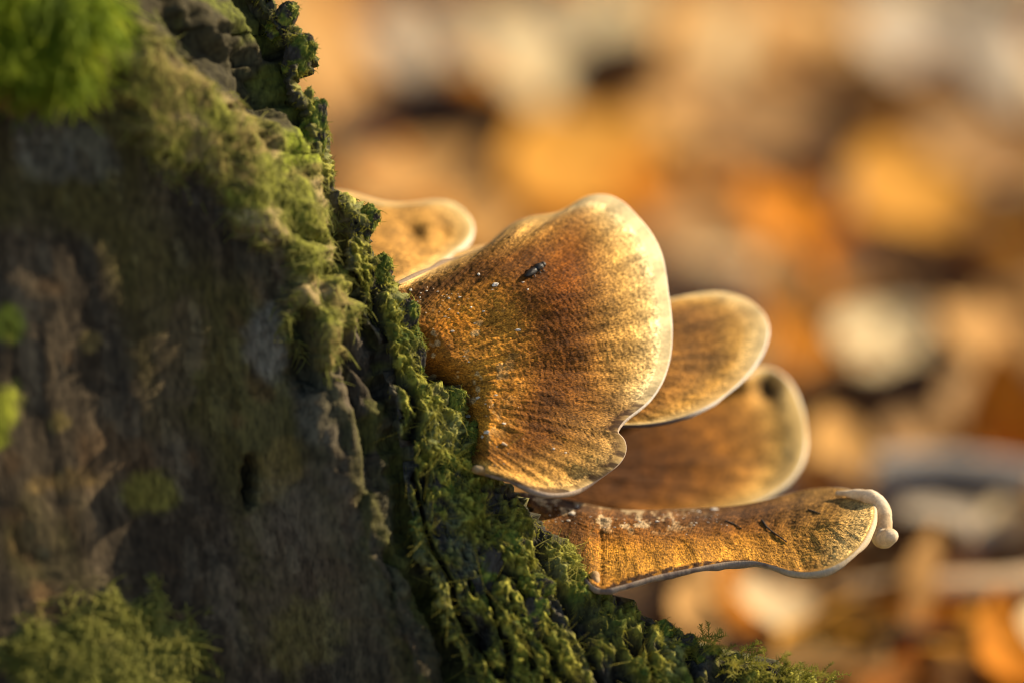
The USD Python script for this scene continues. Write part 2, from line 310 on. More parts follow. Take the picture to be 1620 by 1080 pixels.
paintS(greybark, (0.13, 0.12, 0.095), 0.85); paintS(greybark * sstep(0.5, 0.62, nz(50, 300, 3, 17)), (0.05, 0.04, 0.03), 0.8)
paintS(np.maximum(cre, cre2), (0.018, 0.015, 0.010), 0.9)
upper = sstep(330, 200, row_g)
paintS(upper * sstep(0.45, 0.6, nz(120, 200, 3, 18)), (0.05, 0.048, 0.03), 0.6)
# where strip and face meet the two colourings blend
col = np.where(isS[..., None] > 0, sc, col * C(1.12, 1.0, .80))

tree = thing('tree', 'dark flaring tree trunk foot, grey barked and mossy, filling the left side', 'tree')
# back of the trunk: coarse, closing the cross-section
fx, fz = Xf[:, -1], Zf[:, -1]; sx = (sil - 810) * MM; sz = ZS + np.maximum(lean[:, 0], -0.42)
tb = np.linspace(0, 1, NB + 2)[1:-1]
ctrl = [(0, 0), (-.10, -.035), (-.24, .06), (-.33, .25), (-.22, .46), (0.02, .50), (0.6, .36), (1.0, .12), (1, 0)]
back = []
for k in range(len(rows)):
    cx = [fx[k], fx[k] - .06, fx[k] - .16, fx[k] - .18, fx[k] - .05, lerp(fx[k], sx[k], .4), lerp(fx[k], sx[k], .8), sx[k] - 0.002]
    wd = max(sx[k] - fx[k], .1)
    cz = [fz[k], fz[k] + .03, fz[k] + .16, fz[k] + .32, fz[k] + .46, sz[k] + .36, sz[k] + .16, sz[k] + 0.012]
    u = np.linspace(0, 1, 8)
    back.append(np.stack([PchipInterpolator(u, cx)(tb), PchipInterpolator(u, cz)(tb)], -1))
back = np.array(back)
Pb = cam2w(back[..., 0], Yf[:, :1] + 0 * back[..., 0], back[..., 1])
Pb += 0.006 * (fbm(Pb * 60, 3, 50)[..., None] - 0.5) * np.array([1, 1, 0])
Pall = np.concatenate([P, Pb], 1); nc = Pall.shape[1]
cb = np.where((fbm(Pb * 45, 3, 51) > 0.52)[..., None], C(0.07, 0.08, 0.015), C(0.06, 0.05, 0.038))
call = np.concatenate([col, cb], 1)
tv = Pall.reshape(-1, 3); tf = grid_faces(len(rows), nc, True)
top = len(tv); tv = np.vstack([tv, Pall[0].mean(0)]); j = np.arange(nc)
tf = np.vstack([tf, np.stack([np.full(nc, top), (j + 1) % nc, j], -1)])
tc = np.vstack([call.reshape(-1, 3), [[.1, .08, .05]]])
cen = tv.mean(0)
tn = vnormals(tv, tf)
if (tn.reshape(-1, 3)[:nc * len(rows)].reshape(len(rows), nc, 3)[:, NS + 20:NS + NF - 5] @ F_).mean() > 0: tf = tf[:, ::-1]; tn = -tn
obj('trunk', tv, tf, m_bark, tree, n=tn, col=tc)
Tn = tn[:nc * len(rows)].reshape(len(rows), nc, 3)

# ragged bark flakes standing proud along the edge
rng = np.random.default_rng(4); FL = []
for i, (x, y, rx, ry, rz, rr, mossy) in enumerate([(474, 86, 26, 38, 18, -25, .8), (446, 34, 20, 40, 14, -32, .6), (497, 212, 22, 58, 12, -8, 1), (578, 352, 20, 30, 14, -25, 1), (604, 428, 17, 28, 12, -10, .9),
        (640, 505, 22, 36, 14, -20, .8), (660, 570, 14, 34, 10, -5, .7), (716, 640, 20, 30, 9, -30, 1), (738, 700, 18, 36, 12, -15, 1), (800, 860, 26, 30, 9, -40, .9), (850, 925, 30, 18, 9, -10, 1),
        (1046, 1000, 18, 22, 10, -35, .8), (1078, 1020, 26, 16, 12, 20, .7), (1118, 1034, 24, 14, 10, 15, .9), (690, 800, 14, 50, 8, -8, .4), (772, 900, 20, 46, 8, -18, .5), (840, 980, 26, 40, 9, -25, .6)]):
    ico = trimesh.creation.icosphere(4); v = np.array(ico.vertices); f = np.array(ico.faces)
    q = v * 2.2 + i * 9.1
    v = v * 0.82 * (1 + 0.9 * (fbm(q, 4, i)[:, None] - 0.5) + 0.7 * (fbm(q * 3.5, 3, i + 30)[:, None] - 0.5))
    v = np.sign(v) * np.abs(v) ** 0.8
    c, s = math.cos(math.radians(rr)), math.sin(math.radians(rr))
    lx, ly, lz = v[:, 0] * rx * MM, v[:, 1] * ry * MM, v[:, 2] * rz * MM
    lx, ly = lx * c - ly * s, lx * s + ly * c
    r0 = int(np.argmin(np.abs(rows - y))); k0 = int(np.argmin(np.abs(px[r0, :NS] - x)))
    z0 = (ZS - g[r0, k0]) + (0.001 if i < 14 else 0.002)
    p = W(x, y, z0) + lx[:, None] * R_ + ly[:, None] * U_ + lz[:, None] * F_
    mk = sstep(0.62 - 0.3 * mossy, 0.75 - 0.3 * mossy, fbm(p * 350, 3, i + 5))[:, None]
    cc = lerp(C(0.04, 0.034, 0.026), C(0.075, 0.105, 0.012), mk); mk2 = (mk[:, 0] * sstep(.5, .62, fbm(p * 1200, 2, 3)))[:, None]
    cc = lerp(cc, C(0.20, 0.21, 0.028), mk2)
    obj('bark_flake', p, f, m_bark, tree, col=cc); fn_ = vnormals(p, f); sel = rng.choice(len(p), 420); sel = sel[mk[sel, 0] > .3]; FL.append((p[sel], fn_[sel]))

# ------------------------------------------------------------------ moss growing on the trunk
def moss_strands(rs, cs, length, lay, curl, seed, k=5, down=1.0, spread=0.8, own=None):
    r = np.random.default_rng(seed)
    n = len(rs) if own is None else len(own[0])
    p0, nn = (Pall[rs, cs] - Tn[rs, cs] * 0.0004, Tn[rs, cs]) if own is None else own
    dn = -U_ * down + r.normal(0, spread, (n, 3)) + 0.35 * R_
    dn -= (dn * nn).sum(1, keepdims=True) * nn; dn /= np.linalg.norm(dn, axis=1, keepdims=True)
    L = length * r.uniform(0.45, 1.25, n)
    side = np.cross(nn, dn); cu = r.normal(0, curl, n)
    t = np.linspace(0, 1, k)[None, :, None]
    lift = (lay * r.uniform(0.5, 1.4, n))[:, None, None]
    return p0[:, None] + L[:, None, None] * (dn[:, None] * t + nn[:, None] * lift * t * (1.35 - 0.7 * t) + side[:, None] * (cu[:, None, None] * t * t) - U_ * 0.25 * t * t)
def pick(weight, n, seed):
    r = np.random.default_rng(seed); w = weight.ravel() / weight.sum()
    i = r.choice(w.size, n, p=w); return i // weight.shape[1], i % weight.shape[1]
inrow = ((row_g > -80) & (row_g < 1110)) * np.ones_like(px)
area = np.abs(np.gradient(px, axis=1))
wst = moss * isS * inrow * area * (1 - 0.85 * greybark)
rs, cs = pick(wst * (0.3 + sstep(.45, .6, n_big)) * (row_g > 300), 8500, 1)
mo = strands('moss', moss_strands(rs, cs, 0.0012, 0.3, 1.0, 2, spread=1.6), np.random.default_rng(1).uniform(.00012, .00022, len(rs)), m_moss)
tag(mo, 'dark green matted moss carpeting the rough bark strip beside the fungus', 'moss', kind='stuff')
rs, cs = pick(wst * sstep(.5, .62, nz(150, 180, 2, 41)) * sstep(560, 700, row_g), 1500, 3)
mo = strands('moss', moss_strands(rs, cs, 0.0024, 0.08, 2.0, 4, k=7, spread=1.3), np.random.default_rng(2).uniform(.00012, .00024, len(rs)), m_moss_y)
tag(mo, 'yellow green thread-like moss straggling over the root below the caps', 'moss', kind='stuff')
edge = np.exp(-np.hstack([wS * 1.0, np.full(NF - 1, 9.)])[None] * np.maximum(sil - crk, 30)[:, None] / 22.0)
rs, cs = pick(edge * isS * inrow * area * (0.15 + sstep(.45, .6, n_mid)), 4200, 5)
mo = strands('moss', np.concatenate([moss_strands(rs, cs, 0.0009, 0.8, 0.9, 6, spread=1.4), moss_strands(None, None, 0.0011, 0.7, 0.9, 16, spread=1.3, own=(np.vstack([q_[0] for q_ in FL]), np.vstack([q_[1] for q_ in FL])))]), np.random.default_rng(3).uniform(.00018, .00032, len(rs) + sum(len(q_[0]) for q_ in FL)), m_moss)
tag(mo, 'fringe of short dark moss along the ragged outer edge of the trunk', 'moss', kind='stuff')
tv_ = tuft * (1 - isS) * inrow * area
rs, cs = pick(tv_, 3800, 7)
mo = strands('moss', moss_strands(rs, cs, 0.011, 0.55, 0.35, 8, down=1.4, spread=0.5), np.random.default_rng(4).uniform(.0003, .0006, len(rs)), m_moss_b)
tag(mo, 'bright green shaggy moss tuft hanging on the trunk in the upper left corner', 'moss', kind='stuff')
rs, cs = pick(lump * (1 - isS) * inrow * area, 5200, 9)
mo = strands('moss', moss_strands(rs, cs, 0.0026, 0.7, 0.9, 10, spread=1.4), np.random.default_rng(5).uniform(.0003, .0006, len(rs)), m_moss_o)
tag(mo, 'blurred olive moss cushion low on the trunk in the bottom left corner', 'moss', kind='stuff')
rs, cs = pick(slab * (1 - isS) * inrow * area, 2200, 11)
mo = strands('moss', moss_strands(rs, cs, 0.003, 0.3, 0.6, 12, spread=1.2), np.random.default_rng(6).uniform(.0002, .0004, len(rs)), m_moss_o)
tag(mo, 'pale olive moss and lichen slab slanting across the upper trunk', 'moss', kind='stuff')
# feathery shoots where the root meets the bottom of the picture
r = np.random.default_rng(21); sp = []
for i in range(150):
    x = r.uniform(1040, 1330); y = np.interp(x, [1000, 1110, 1240, 1330], [985, 1016, 1056, 1090]) + r.uniform(-4, 50)
    p0 = W(x, y, ZS - 0.004 + r.uniform(-.006, .004)); dr = R_ * r.uniform(-.2, 1) + U_ * r.uniform(0.0, 1.0) - F_ * r.uniform(-.3, .6); dr /= np.linalg.norm(dr)
    L = r.uniform(.004, .008); t = np.linspace(0, 1, 5)[:, None]
    stem = p0 + dr * L * t - U_ * L * 0.35 * t ** 2; sp.append(stem)
    for q in range(14):
        h = 0.15 + 0.85 * q / 14; b0 = p0 + dr * L * h - U_ * L * 0.35 * h * h
        s2 = np.cross(dr, F_) * (1 if q % 2 else -1) + dr * 0.9 + r.normal(0, .25, 3); s2 /= np.linalg.norm(s2)
        sp.append(b0 + s2 * r.uniform(.0008, .0016) * (1.15 - h * .6) * t)
mo = strands('moss', np.array(sp), np.full(len(sp), .00024), m_moss_y)
tag(mo, 'feathery yellow brown moss shoots on the root at the bottom edge', 'moss', kind='stuff')

# ------------------------------------------------------------------ bracket fungi
def resample(pts, n, k=3, smooth=0.0):
    pts = np.asarray(pts, float)
    tck, _ = splprep(pts.T, s=smooth, k=k); return np.stack(splev(np.linspace(0, 1, n), tck), -1)

GROUP = 'bracket fungi growing from the mossy trunk'
def bracket(label, outer, inner, depth, colour, S=200, T=260, lip=0.0013, thick=0.007, rim_at=0.93, wrinkle=1.0, seed=0, fine=1.0, rimcol=None, undercol=(0.34, 0.24, 0.14), group=GROUP, smooth_out=60.0):
    root = thing('bracket_fungus', label, 'fungus', group)
    po, pi = resample(outer, T, smooth=smooth_out), None
    pi = inner(po) if callable(inner) else resample(inner, T, k=min(3, len(inner) - 1))
    s = np.linspace(0, 1, S)[:, None]; t = np.linspace(0, 1, T)[None]
    s = 1 - (1 - s) ** 1.15
    q = pi[None] * (1 - s[..., None]) + po[None] * s[..., None]
    Z = depth(q[..., 0], q[..., 1], s, t)
    B = W(q[..., 0], q[..., 1], Z)
    def normal(B):
        n = np.cross(np.gradient(B, axis=0), np.gradient(B, axis=1)); n /= np.maximum(np.linalg.norm(n, axis=-1, keepdims=True), 1e-12)
        return -n if (n @ F_).mean() > 0 else n
    N = normal(B)
    L = (np.linalg.norm(po - pi, axis=1) * MM)[None] * s; A = t * np.linalg.norm(np.diff(po, axis=0), axis=1).sum() * MM * (.35 + .65 * 1) + 0 * s
    f0 = sstep(0, .12, s); fade = sstep(1.0, 0.9, s) * (1.0 if callable(inner) else f0)
    ang = t * 1.0
    wr = fbm(np.stack([L * 60, A * 260 + L * 0, 0 * L + seed], -1), 3, seed + 1) - 0.5
    lm = fbm(np.stack([q[..., 0] * MM * 70, q[..., 1] * MM * 70, 0 * L + seed], -1), 3, seed + 2) - 0.5
    lm_ = lm
    gr = fbm(np.stack([q[..., 0] * MM * 1500, q[..., 1] * MM * 1500, Z * 1500], -1), 2, seed + 3) - 0.5
    B = B + N * ((wrinkle * 0.0009 * wr * f0 + 0.0016 * lm) * fade + fine * 0.00028 * gr * sstep(1.0, .93, s))[..., None]
    tang = np.gradient(W(po[:, 0], po[:, 1], Z[-1]), axis=0); N1 = normal(B)[-1]; out0 = B[-1] - B[-6]
    N1 = np.stack([np.convolve(np.pad(N1[:, k], 6, 'edge'), np.ones(13) / 13, 'valid') for k in range(3)], -1); N1 /= np.linalg.norm(N1, axis=1, keepdims=True)
    Mo = np.cross(tang, N1); Mo /= np.maximum(np.linalg.norm(Mo, axis=1, keepdims=True), 1e-12)
    if (Mo * out0).sum() < 0: Mo = -Mo
    rad = lip * .66 * (1 + 1.1 * (fbm(np.stack([A[-1] * 150, 0 * A[-1], 0 * A[-1] + seed], -1), 3, seed + 6) - 0.5))[:, None]
    if not np.isscalar(lip): rad = np.asarray(lip)[:, None]
    al = np.linspace(0, np.pi, 13)[1:]
    lipP = B[-1][None] - N1[None] * rad[None] + rad[None] * (np.cos(al)[:, None, None] * N1[None] + 0.8 * np.sin(al)[:, None, None] * Mo[None])
    idx = np.linspace(S - 2, 0, 30).astype(int)
    th = 2 * rad[None] + np.maximum(thick - 2 * rad[None], 0) * ((1 - s[idx, 0]) ** 0.8)[:, None, None]
    Nu = N[idx] * 0.5 + N1[None] * 0.5
    und = B[idx] - Nu * th
    full = np.concatenate([B, lipP, und], 0); nr = len(full)
    f = grid_faces(nr, T)
    v = full.reshape(-1, 3); n = vnormals(v, f)
    if (n.reshape(nr, T, 3)[:S] * N).sum(-1).mean() < 0: f = f[:, ::-1]; n = -n
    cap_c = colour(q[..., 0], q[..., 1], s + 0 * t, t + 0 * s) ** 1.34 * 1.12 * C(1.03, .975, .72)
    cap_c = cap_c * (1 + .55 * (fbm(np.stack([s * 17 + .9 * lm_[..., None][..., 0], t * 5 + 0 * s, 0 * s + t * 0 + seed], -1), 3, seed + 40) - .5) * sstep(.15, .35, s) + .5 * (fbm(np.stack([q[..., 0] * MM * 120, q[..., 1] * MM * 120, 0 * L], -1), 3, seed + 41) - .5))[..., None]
    rc = rimcol(t[0]) if rimcol else np.ones((T, 1)) * C(0.88, 0.79, 0.62)
    lw = (al / np.pi)[:, None, None]
    lip_c = rc[None] * (1 - sstep(.45, 1, lw)) + sstep(.45, 1, lw) * C(*undercol) * np.ones((1, T, 1))
    cols = np.concatenate([cap_c, lip_c, np.ones((len(idx), T, 1)) * C(*undercol)], 0)
    fbv = np.stack([L, A, 0 * L + seed], -1); k_ = np.arange(1, 13)[:, None] / 12 * lip * 2
    fbl = np.stack([L[-1][None] + k_, A[-1][None] + 0 * k_, 0 * k_ + seed + 0 * A[-1][None]], -1); fbu = fbv[idx] + np.array([.1, .1, 3]); fib = np.concatenate([fbv, fbl, fbu], 0)
    rim0 = int(np.argmin(np.abs(s[:, 0] - rim_at)))
    for nm, a0, a1, mt in (('cap', 0, rim0 + 1, m_cap), ('rim', rim0, S + 9, m_rim), ('underside', S + 8, nr, m_under)):
        k = a1 - a0; ff = grid_faces(k, T)
        vv = full[a0:a1].reshape(-1, 3); nn = n.reshape(nr, T, 3)[a0:a1].reshape(-1, 3)
        if (vnormals(vv, ff) * nn).sum(1).mean() < 0: ff = ff[:, ::-1]
        obj(nm, vv, ff, mt, root, n=nn, col=cols[a0:a1].reshape(-1, 3), fib=fib[a0:a1].reshape(-1, 3))
    root_info = dict(root=root, B=B, N=normal(B), q=q, T=T, S=S)
    return root_info

def zones(stops, s):
    x = [a for a, _ in stops]; c = np.array([c for _, c in stops]); return np.stack([np.interp(s, x, c[:, k]) for k in range(3)], -1)
def on(info, x, y):
    d = ((info['q'] - np.array([x, y])) ** 2).sum(-1); i, j = np.unravel_index(np.argmin(d), d.shape)
    return info['B'][i, j], info['N'][i, j]

def nz2(x, y, sc_, o, seed): return fbm(np.stack([x * MM * sc_, y * MM * sc_, 0 * x + seed], -1), o, seed)
def mixc(c, mask, to, k=1.0): m = np.clip(mask * k, 0, 1)[..., None]; return c * (1 - m) + m * C(*to)
def g2(x, y, cx, cy, rx, ry, rot=0):
    c, s = math.cos(math.radians(rot)), math.sin(math.radians(rot)); u, v = x - cx, y - cy
    return np.exp(-((u * c + v * s) / rx) ** 2 - ((-u * s + v * c) / ry) ** 2)

# the big front cap
big_out = [(592, 462), (640, 447), (680, 428), (725, 409), (765, 391), (795, 368), (820, 350), (848, 342), (880, 337), (905, 322), (930, 311), (955, 309), (978, 315), (1000, 334), (1022, 360),
           (1040, 388), (1050, 420), (1056, 460), (1061, 505), (1061, 545), (1056, 580), (1041, 612), (1017, 640), (994, 660), (978, 674), (976, 684), (986, 692), (991, 706), (985, 724), (966, 744), (938, 762), (905, 775),
           (868, 779), (838, 772), (812, 762), (785, 751), (750, 744), (720, 741), (690, 738)]
big_in = [(602, 500), (625, 530), (655, 575), (685, 625), (700, 655), (690, 690)]
def big_depth(x, y, s, t):
    u, v = (x - 850) / 200, (560 - y) / 220
    z = 0.6135 + 0.0070 * u + 0.009 * v + 0.0045 * v * np.abs(v)
    z = z + 0.004 * np.clip(u, 0, 2) ** 2 - 0.004 * np.exp(-((x - 880) / 120) ** 2 - ((y - 450) / 90) ** 2)
    z = z + 0.012 * sstep(0.82, 1.0, s) * sstep(.02, .12, t) * sstep(.38, .25, t)            # the back edge rolls over
    z = z + 0.013 * sstep(.30, 0, s) * sstep(560, 640, y) + .004 * sstep(.15, 0, s) + .008 * sstep(775, 735, x) * sstep(640, 700, y)
    z = z - 0.0022 * g2(x, y, 945, 720, 38, 30) + 0.0022 * g2(x, y, 880, 400, 60, 30, -25)
    z = z + 0.0016 * np.sin(t * 34) * sstep(.75, 1, s) * sstep(.6, .8, t)
    return z
def big_col(x, y, s, t):
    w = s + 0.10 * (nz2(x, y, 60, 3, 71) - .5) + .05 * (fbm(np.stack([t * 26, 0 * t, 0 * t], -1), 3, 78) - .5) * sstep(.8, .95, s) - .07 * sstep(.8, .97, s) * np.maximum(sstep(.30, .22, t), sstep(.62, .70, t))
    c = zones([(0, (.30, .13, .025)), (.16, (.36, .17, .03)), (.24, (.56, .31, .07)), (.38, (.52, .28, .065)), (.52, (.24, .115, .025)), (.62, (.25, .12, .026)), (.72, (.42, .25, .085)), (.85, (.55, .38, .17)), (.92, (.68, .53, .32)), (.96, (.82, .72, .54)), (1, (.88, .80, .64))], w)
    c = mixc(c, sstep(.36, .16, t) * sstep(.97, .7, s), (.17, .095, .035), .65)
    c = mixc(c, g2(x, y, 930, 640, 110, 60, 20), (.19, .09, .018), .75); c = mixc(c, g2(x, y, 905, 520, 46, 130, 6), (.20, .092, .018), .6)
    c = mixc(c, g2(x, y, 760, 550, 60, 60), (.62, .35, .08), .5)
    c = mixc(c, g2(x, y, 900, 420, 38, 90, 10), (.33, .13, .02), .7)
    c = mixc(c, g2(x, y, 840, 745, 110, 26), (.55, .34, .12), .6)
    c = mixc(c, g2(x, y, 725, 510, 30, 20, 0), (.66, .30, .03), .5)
    n9 = fbm(np.stack([t * 120 + 0 * s, s * 9, 0 * s], -1), 3, 79); c = mixc(c, sstep(.92, .97, s + .06 * (n9 - .5)) * sstep(.60, .66, t) * sstep(.95, .9, t) * sstep(.36, .55, n9), (.07, .035, .03), .8)
    st = fbm(np.stack([s * 9, t * 95, 0 * s], -1), 4, 73)
    c = c * (1 + 0.9 * 0.75 * (st - .5) * sstep(.03, .3, s))[..., None]
    pale = sstep(.66, .74, nz2(x, y, 420, 3, 74)) * sstep(.45, .2, s)
    return mixc(c, pale, (.6, .5, .38), .6)
def big_rim(t):
    n = fbm(np.stack([t * 60, 0 * t, 0 * t], -1), 3, 5)
    c = np.ones((len(t), 1)) * C(.92, .86, .74)
    c = mixc(c, sstep(.64, .70, t) * sstep(.99, .95, t), (.46, .34, .24), 0.85)
    c = mixc(c, sstep(.66, .72, t) * sstep(.5, .6, n), (.16, .11, .10), .6)
    return mixc(c, sstep(.32, .22, t), (.22, .13, .06), .85)
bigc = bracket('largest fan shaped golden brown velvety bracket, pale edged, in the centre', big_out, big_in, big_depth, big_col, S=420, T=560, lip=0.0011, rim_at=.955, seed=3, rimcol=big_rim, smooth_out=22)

# right-hand cap behind it
c3_out = [(880, 520), (950, 490), (1010, 480), (1060, 473), (1100, 467), (1140, 464), (1170, 468), (1195, 480), (1211, 498), (1217, 517), (1211, 541), (1196, 568), (1176, 596), (1148, 622), (1110, 646), (1062, 663), (1015, 671), (960, 668), (890, 650)]
c3_in = [(870, 530), (870, 580), (880, 640)]
def c3_depth(x, y, s, t):
    return 0.6400 + 0.003 * (x - 1100) / 120 + 0.012 * (570 - y) / 100 + 0.006 * np.clip((520 - y) / 60, 0, 2) ** 2 + 0.003 * np.sin(x / 45) * .3
def c3_col(x, y, s, t):
    c = zones([(0, (.3, .16, .04)), (.5, (.33, .18, .05)), (.75, (.36, .21, .075)), (.88, (.52, .35, .14)), (.95, (.75, .6, .38)), (1, (.86, .76, .58))], s + .06 * (nz2(x, y, 80, 3, 81) - .5))
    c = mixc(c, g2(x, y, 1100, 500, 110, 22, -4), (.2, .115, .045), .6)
    c = mixc(c, sstep(.62, .7, nz2(x, y * 3, 60, 3, 82)) * sstep(.95, .85, s), (.17, .1, .035), .5)
    c = mixc(c, g2(x, y, 1130, 620, 80, 30, -25), (.6, .37, .12), .5)
    return c * (1 + .5 * (fbm(np.stack([s * 6, t * 90, 0 * s], -1), 3, 83) - .5))[..., None]
def c3_rim(t):
    c = np.ones((len(t), 1)) * C(.92, .86, .74)
    return mixc(c, sstep(.68, .76, t), (.07, .04, .04), .9)
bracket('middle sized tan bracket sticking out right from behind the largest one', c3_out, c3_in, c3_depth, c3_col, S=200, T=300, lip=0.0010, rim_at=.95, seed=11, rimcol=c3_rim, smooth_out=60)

# round hollow cap below it, farther back
c4_out = [(850, 660), (950, 640), (1050, 640), (1120, 626), (1165, 606), (1190, 590), (1213, 580), (1234, 588), (1252, 612), (1266, 645), (1273, 680), (1271, 715), (1259, 745), (1236, 770), (1205, 790), (1160, 806), (1100, 818), (1000, 825), (880, 815)]
c4_in = [(840, 680), (845, 740), (860, 800)]
def c4_depth(x, y, s, t):
    z = 0.667 + 0.006 * (x - 1100) / 170 + 0.010 * (700 - y) / 100
    z = z + 0.0035 * g2(x, y, 1212, 612, 20, 20) - 0.002 * sstep(.86, 1.0, s) * sstep(.35, .55, t) - 0.004 * g2(x, y, 1180, 596, 20, 20)
    return z
def c4_col(x, y, s, t):
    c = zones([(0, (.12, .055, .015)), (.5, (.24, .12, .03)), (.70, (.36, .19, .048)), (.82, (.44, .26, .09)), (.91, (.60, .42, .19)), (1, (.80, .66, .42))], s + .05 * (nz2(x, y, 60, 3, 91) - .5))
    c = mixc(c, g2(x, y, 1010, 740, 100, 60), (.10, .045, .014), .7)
    return mixc(c, g2(x, y, 1211, 613, 15, 26, -35), (.05, .025, .01), .85)
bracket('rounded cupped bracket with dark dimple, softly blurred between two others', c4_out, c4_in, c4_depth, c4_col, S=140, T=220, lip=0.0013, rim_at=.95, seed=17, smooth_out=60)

# lowest cap, a long tongue with curled ends
c5_out = [(795, 780), (830, 779), (862, 782), (888, 788), (915, 795), (950, 802), (1000, 807), (1050, 805), (1100, 803), (1145, 803), (1185, 797), (1220, 787), (1255, 778), (1290, 773), (1325, 773), (1355, 777), (1376, 786), (1381, 806), (1377, 830), (1366, 855),
          (1348, 876), (1325, 891), (1295, 901), (1262, 903), (1230, 897), (1200, 889), (1170, 884), (1140, 888), (1105, 896), (1070, 903), (1030, 911), (995, 919), (972, 928), (952, 932), (937, 926), (926, 908), (908, 884), (886, 862), (858, 842), (832, 822)]
def c5_in(po):
    n = len(po); k = int(np.argmax(po[:, 0])); x = po[:, 0].copy(); i = np.arange(n)
    lo = np.interp(i, [0, k, n - 1], [0, 0, 1]); xs = np.clip(826 + (x - 826) * .93, 826, 1338)
    xs = np.where(i > k, np.clip(xs + 14 * np.clip((1000 - x) / 60, 0, 1), 836, 1338), xs)
    return np.stack([xs, np.interp(xs, [826, 880, 950, 1100, 1250, 1340], [796, 818, 846, 846, 838, 832])], -1)
def c5_depth(x, y, s, t):
    yl = np.interp(x, [840, 950, 1100, 1250, 1380], [800, 870, 852, 842, 820])
    z = 0.615 + 0.010 * (yl - y) / 55 - 0.002 * np.cos((x - 960) / 75) + .004 * g2(x, y, 1330, 770, 60, 40)
    z = z + 0.006 * sstep(.55, 1.0, s) * sstep(.0, .06, t) * sstep(.48, .36, t)
    z = z + .009 * sstep(965, 850, x)
    return z
def c5_col(x, y, s, t):
    sh = sstep(860, 1010, x)
    yt = np.interp(x, [840, 950, 1100, 1250, 1380], [790, 803, 804, 778, 780]); yb = np.interp(x, [840, 938, 1000, 1170, 1260, 1375], [800, 920, 918, 884, 903, 830])
    w = np.clip((y - yt) / np.maximum(yb - yt, 5), 0, 1)
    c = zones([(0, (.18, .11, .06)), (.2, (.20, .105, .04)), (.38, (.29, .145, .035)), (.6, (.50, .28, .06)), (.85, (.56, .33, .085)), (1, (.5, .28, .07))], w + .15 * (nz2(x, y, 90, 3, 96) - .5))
    c = mixc(c, sstep(1180, 1330, x), (.47, .31, .12), .75)
    c = mixc(c, sstep(1315, 1378, x + .35 * (y - 800) * (y > 800) + 40 * (nz2(x, y, 90, 3, 94) - .5)), (.80, .62, .36), .85)
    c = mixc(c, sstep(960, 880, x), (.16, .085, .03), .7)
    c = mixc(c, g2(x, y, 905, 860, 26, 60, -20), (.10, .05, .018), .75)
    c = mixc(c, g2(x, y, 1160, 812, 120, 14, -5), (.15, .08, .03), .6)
    nn_ = fbm(np.stack([t * 150 + 0 * s, s * 9, 0 * s], -1), 3, 99); c = mixc(c, sstep(.86, .95, s + .12 * (nn_ - .5)) * sstep(.58, .64, t) * sstep(.36, .55, nn_), (.05, .028, .03), .85)
    c = c * (1 + .7 * (fbm(np.stack([x * MM * 260, y * MM * 90, 0 * s], -1), 3, 97) - .5))[..., None]
    c = mixc(c, sstep(.54, .64, nz2(x, y * 1.6, 620, 3, 98)) * sstep(.42, .2, w) * sstep(1160, 1000, x), (.62, .52, .42), .8)
    return c
def c5_rim(t):
    n = fbm(np.stack([t * 150, 0 * t, 0 * t], -1), 4, 8)
    c = np.ones((len(t), 1)) * C(.74, .60, .40)
    low = sstep(.62, .67, t)
    c = mixc(c, low, (.42, .32, .24), .85); c = mixc(c, low * sstep(.45, .66, n), (.16, .11, .10), .6)
    return mixc(c, sstep(.46, .40, t), (.3, .18, .08), .9)
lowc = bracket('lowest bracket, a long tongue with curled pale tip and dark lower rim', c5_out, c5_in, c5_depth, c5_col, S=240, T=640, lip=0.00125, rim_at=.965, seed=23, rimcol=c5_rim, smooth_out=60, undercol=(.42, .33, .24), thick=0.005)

# pale cap behind the trunk's edge, upper left, and a sliver of another below it
c1_out = [(500, 318), (530, 302), (560, 308), (595, 317), (630, 322), (665, 321), (695, 318), (720, 323), (738, 337), (747, 358), (744, 378), (730, 388), (713, 397), (702, 410), (684, 424), (660, 438), (630, 450), (590, 462), (540, 462)]
c1_in = [(490, 325), (495, 390), (520, 458)]
def c1_depth(x, y, s, t):
    return 0.643 + 0.016 * (390 - y) / 70 + .006 * (x - 640) / 100 + .004 * g2(x, y, 655, 375, 22, 16, 30) + .002 * g2(x, y, 700, 370, 20, 24) - .002 * g2(x, y, 690, 350, 26, 14, 20) - .002 * g2(x, y, 620, 400, 40, 18)
def c1_col(x, y, s, t):
    c = zones([(0, (.42, .26, .10)), (.6, (.48, .31, .12)), (.85, (.50, .33, .14)), (.94, (.68, .52, .3)), (1, (.82, .72, .52))], s + .08 * (nz2(x, y, 80, 3, 101) - .5))
    c = mixc(c, g2(x, y, 652, 378, 10, 22, -40), (.22, .14, .05), .6)
    c = mixc(c, g2(x, y, 660, 324, 34, 7, -8), (.16, .10, .04), .6)
    return mixc(c, g2(x, y, 706, 352, 30, 12, 60), (.34, .22, .08), .6)
bracket('small pale tan bracket peeping out blurred behind the upper trunk edge', c1_out, c1_in, c1_depth, c1_col, S=110, T=200, lip=0.0014, rim_at=.93, seed=31, smooth_out=40)
c6_out = [(560, 470), (620, 440), (680, 415), (730, 398), (775, 388), (820, 390), (850, 410), (840, 450), (780, 490), (700, 510)]
c6_in = [(555, 480), (590, 500), (660, 520)]
bracket('pale sliver of a bracket mostly hidden behind the largest one', c6_out, c6_in, lambda x, y, s, t: 0.640 + 0.012 * (430 - y) / 60 + 0 * s,
        lambda x, y, s, t: zones([(0, (.5, .32, .15)), (.8, (.56, .38, .2)), (1, (.7, .54, .34))], s), S=70, T=120, lip=0.0012, seed=37, smooth_out=30)

